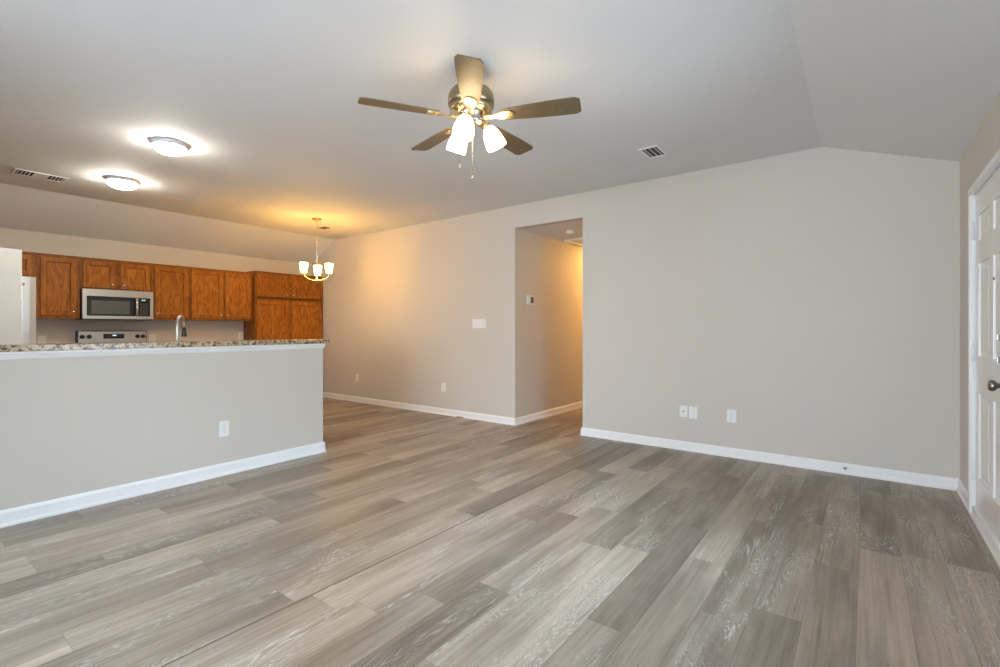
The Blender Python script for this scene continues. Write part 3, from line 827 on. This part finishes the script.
# ------------------------------------------------------------------ ceiling fan
FX, FY = -1.850, 2.157
r = thing('ceiling_fan', 'five blade ceiling fan with three lit glass shades', 'ceiling fan', (FX, FY, 2.42))
ax = T((FX, FY, 0))
B = MB(); B.lathe([(.0, 2.655), (.022, 2.655), (.040, 2.662), (.066, 2.700), (.074, 2.738), (.074, 2.7425), (0, 2.7425)], 36, ax); B.build('canopy', M['bronze'], r)
B = MB(); B.lathe([(.014, 2.59), (.014, 2.66)], 18, ax); B.build('downrod', M['bronze'], r)
B = MB(); B.lathe([(0, 2.500), (.120, 2.500), (.134, 2.508), (.137, 2.530), (.134, 2.572), (.118, 2.596), (.075, 2.612), (.030, 2.618), (0, 2.618)], 48, ax); mh = B.build('motor_housing', M['bronze'], r)
B = MB(); B.lathe([(0, 2.470), (.070, 2.470), (.105, 2.480), (.128, 2.499), (0, 2.499)], 48, ax)
for k in range(30):
    a = 2*PI*k/30
    B.box((.075, -.004, -.008), (.122, .004, .004), .0015, mx=ax @ Matrix.Rotation(a, 4, 'Z') @ T((0, 0, 2.484)) @ Matrix.Rotation(-.42, 4, 'Y'))
B.build('motor_grille', M['brass'], r)
B = MB(); B.lathe([(0, 2.398), (.030, 2.398), (.062, 2.408), (.066, 2.420), (.066, 2.452), (.072, 2.460), (.072, 2.470), (0, 2.470)], 40, ax); B.build('light_kit', M['nickel'], r)
th0 = math.radians(37.193)                      # view-aligned angle of the fan at the moment of the picture
def fan_blade(k):
    a = th0 + math.radians(-15.5 + 72*k)
    mx = ax @ Matrix.Rotation(a, 4, 'Z') @ T((0, 0, 2.440)) @ Matrix.Rotation(math.radians(-11), 4, 'X')
    n = 16; out = []
    r0, r1 = .200, .640
    def hw(t): 
        wdt = .048 + .022*math.sin(min(1, t*1.15)*PI/2)
        if t > .93: wdt *= math.sqrt(max(0, 1-((t-.93)/.07)**2))*.25 + .75
        return wdt
    up = [(r0+(r1-r0)*t/n, hw(t/n)) for t in range(n+1)]
    poly = up + [(x, -y) for x, y in up[::-1]]
    B = MB(); B.prism(poly, mx, -.003, .003); o = B.build('blade', M['blade'], r)
    iron = [(.085, .018), (.14, .014), (.185, .030), (.235, .036), (.262, .020), (.268, 0)]
    B = MB(); B.prism(iron + [(x, -y) for x, y in iron[-2::-1]], mx, -.0085, -.0035)
    B.box((.080, -.016, -.0085), (.125, .016, .030), .003, mx=mx)
    for q, s in ((.215, .018), (.215, -.018), (.250, 0)): B.lathe([(0, -.0115), (.005, -.0105), (.006, -.0085), (0, -.0085)], 10, mx @ T((q, s, 0)))
    B.build('blade_iron', M['brass'], o)
for k in range(5): fan_blade(k)
def fan_lamp(deg, tilt):
    a = th0 + math.radians(deg)
    mx = ax @ Matrix.Rotation(a, 4, 'Z')
    B = MB(); B.tube([mx @ Vector(p) for p in ((.050, 0, 2.428), (.078, 0, 2.430), (.094, 0, 2.418))], .010, 12)
    sm = mx @ T((.092, 0, 2.420)) @ Matrix.Rotation(-math.radians(tilt), 4, 'Y')
    B.lathe([(0, -.034), (.021, -.034), (.024, -.026), (.023, -.004), (.012, .004), (0, .005)], 22, sm)
    o = B.build('lamp_arm', M['brass'], r)
    pr = [(.022, -.022), (.034, -.034), (.048, -.062), (.056, -.098), (.060, -.135), (.060, -.150), (.056, -.150), (.056, -.135), (.052, -.098), (.044, -.063), (.030, -.037), (.020, -.026)]
    B = MB(); B.lathe(pr, 32, sm, cap=False); B.build('lamp_shade', M['bulb_fan'], r)
    B = MB(); B.lathe([(0, -.118), (.016, -.112), (.027, -.092), (.024, -.066), (.013, -.040), (.012, -.024), (0, -.024)], 20, sm); B.build('bulb', M['bulb_fan'], r)
fan_lamp(17, 27); fan_lamp(-103, 27); fan_lamp(130, 27)
for (dx, dz, ln) in ((-.063, 2.41, .255), (.010, 2.405, .315)):
    u = Vector((math.cos(th0), math.sin(th0), 0)); p = Vector((FX, FY, 0)) + u*dx - Vector((-math.sin(th0), math.cos(th0), 0))*.045
    B = MB(); B.tube([(p.x, p.y, dz), (p.x, p.y, dz-ln)], .0016, 6)
    B.lathe([(0, -.022), (.005, -.018), (.004, -.006), (.002, 0), (0, 0)], 10, T((p.x, p.y, dz-ln))); B.build('pull_chain', M['brass'], r)

# ------------------------------------------------------------------ chandelier
CX, CY = -6.09, 3.80
r = thing('chandelier', 'small three light chandelier with lit tapered glass shades', 'chandelier', (CX, CY, 1.85))
ax = T((CX, CY, 0))
B = MB(); B.lathe([(0, 2.706), (.014, 2.706), (.030, 2.716), (.060, 2.726), (.064, 2.738), (.064, 2.7425), (0, 2.7425)], 30, ax); B.build('canopy', M['bronze'], r)
B = MB(); B.tube([(CX, CY, 2.40), (CX, CY, 2.715)], .0022, 8)
for k in range(12):                             # chain links along the cord
    z = 2.405 + k*.026; t = Matrix.Rotation((k % 2)*PI/2, 4, 'Z')
    ring = [ax @ t @ Vector((.0075*math.cos(q), 0, z+.017*math.sin(q))) for q in [2*PI*j/10 for j in range(11)]]
    B.tube(ring, .0014, 5)
B.build('chain', M['brass'], r)
ring = [(CX + .022*math.cos(q), CY, 2.365+.026*math.sin(q)) for q in [2*PI*j/18 for j in range(19)]]
B = MB(); B.tube(ring, .004, 8); B.build('loop', M['nickel'], r)
B = MB(); B.lathe([(0, 1.838), (.010, 1.842), (.014, 1.856), (.026, 1.866), (.028, 1.885), (.018, 1.900), (.008, 1.915), (.008, 2.32), (.014, 2.330), (.010, 2.342), (0, 2.344)], 22, ax); B.build('stem', M['nickel'], r)
def chand_arm(deg):
    a = th0 + math.radians(deg)
    mx = ax @ Matrix.Rotation(a, 4, 'Z'); RR = .187
    pts = []
    for k in range(13):
        t = k/12; pts.append(mx @ Vector((.018+(RR-.018)*math.sin(t*PI/2), 0, 1.876 + .085*(1-math.cos(t*PI/2)))))
    B = MB(); B.tube(pts, .0052, 10); B.lathe([(0, 1.958), (.024, 1.958), (.030, 1.966), (.016, 1.976), (0, 1.976)], 20, mx @ T((RR, 0, 0))); B.build('arm', M['nickel'], r)
    pr = [(0, 1.9765), (.033, 1.9765), (.037, 1.980), (.045, 2.03), (.054, 2.105), (.051, 2.105), (.042, 2.03), (.034, 1.984), (0, 1.984)]
    B = MB(); B.lathe(pr, 30, mx @ T((RR, 0, 0)), cap=False); B.build('lamp_shade', M['bulb_chand'], r)
    B = MB(); B.lathe([(0, 1.984), (.012, 1.984), (.013, 2.01), (.026, 2.045), (.024, 2.068), (0, 2.082)], 18, mx @ T((RR, 0, 0))); B.build('bulb', M['bulb_soft'], r)
for d in (108, -12, 228): chand_arm(d)
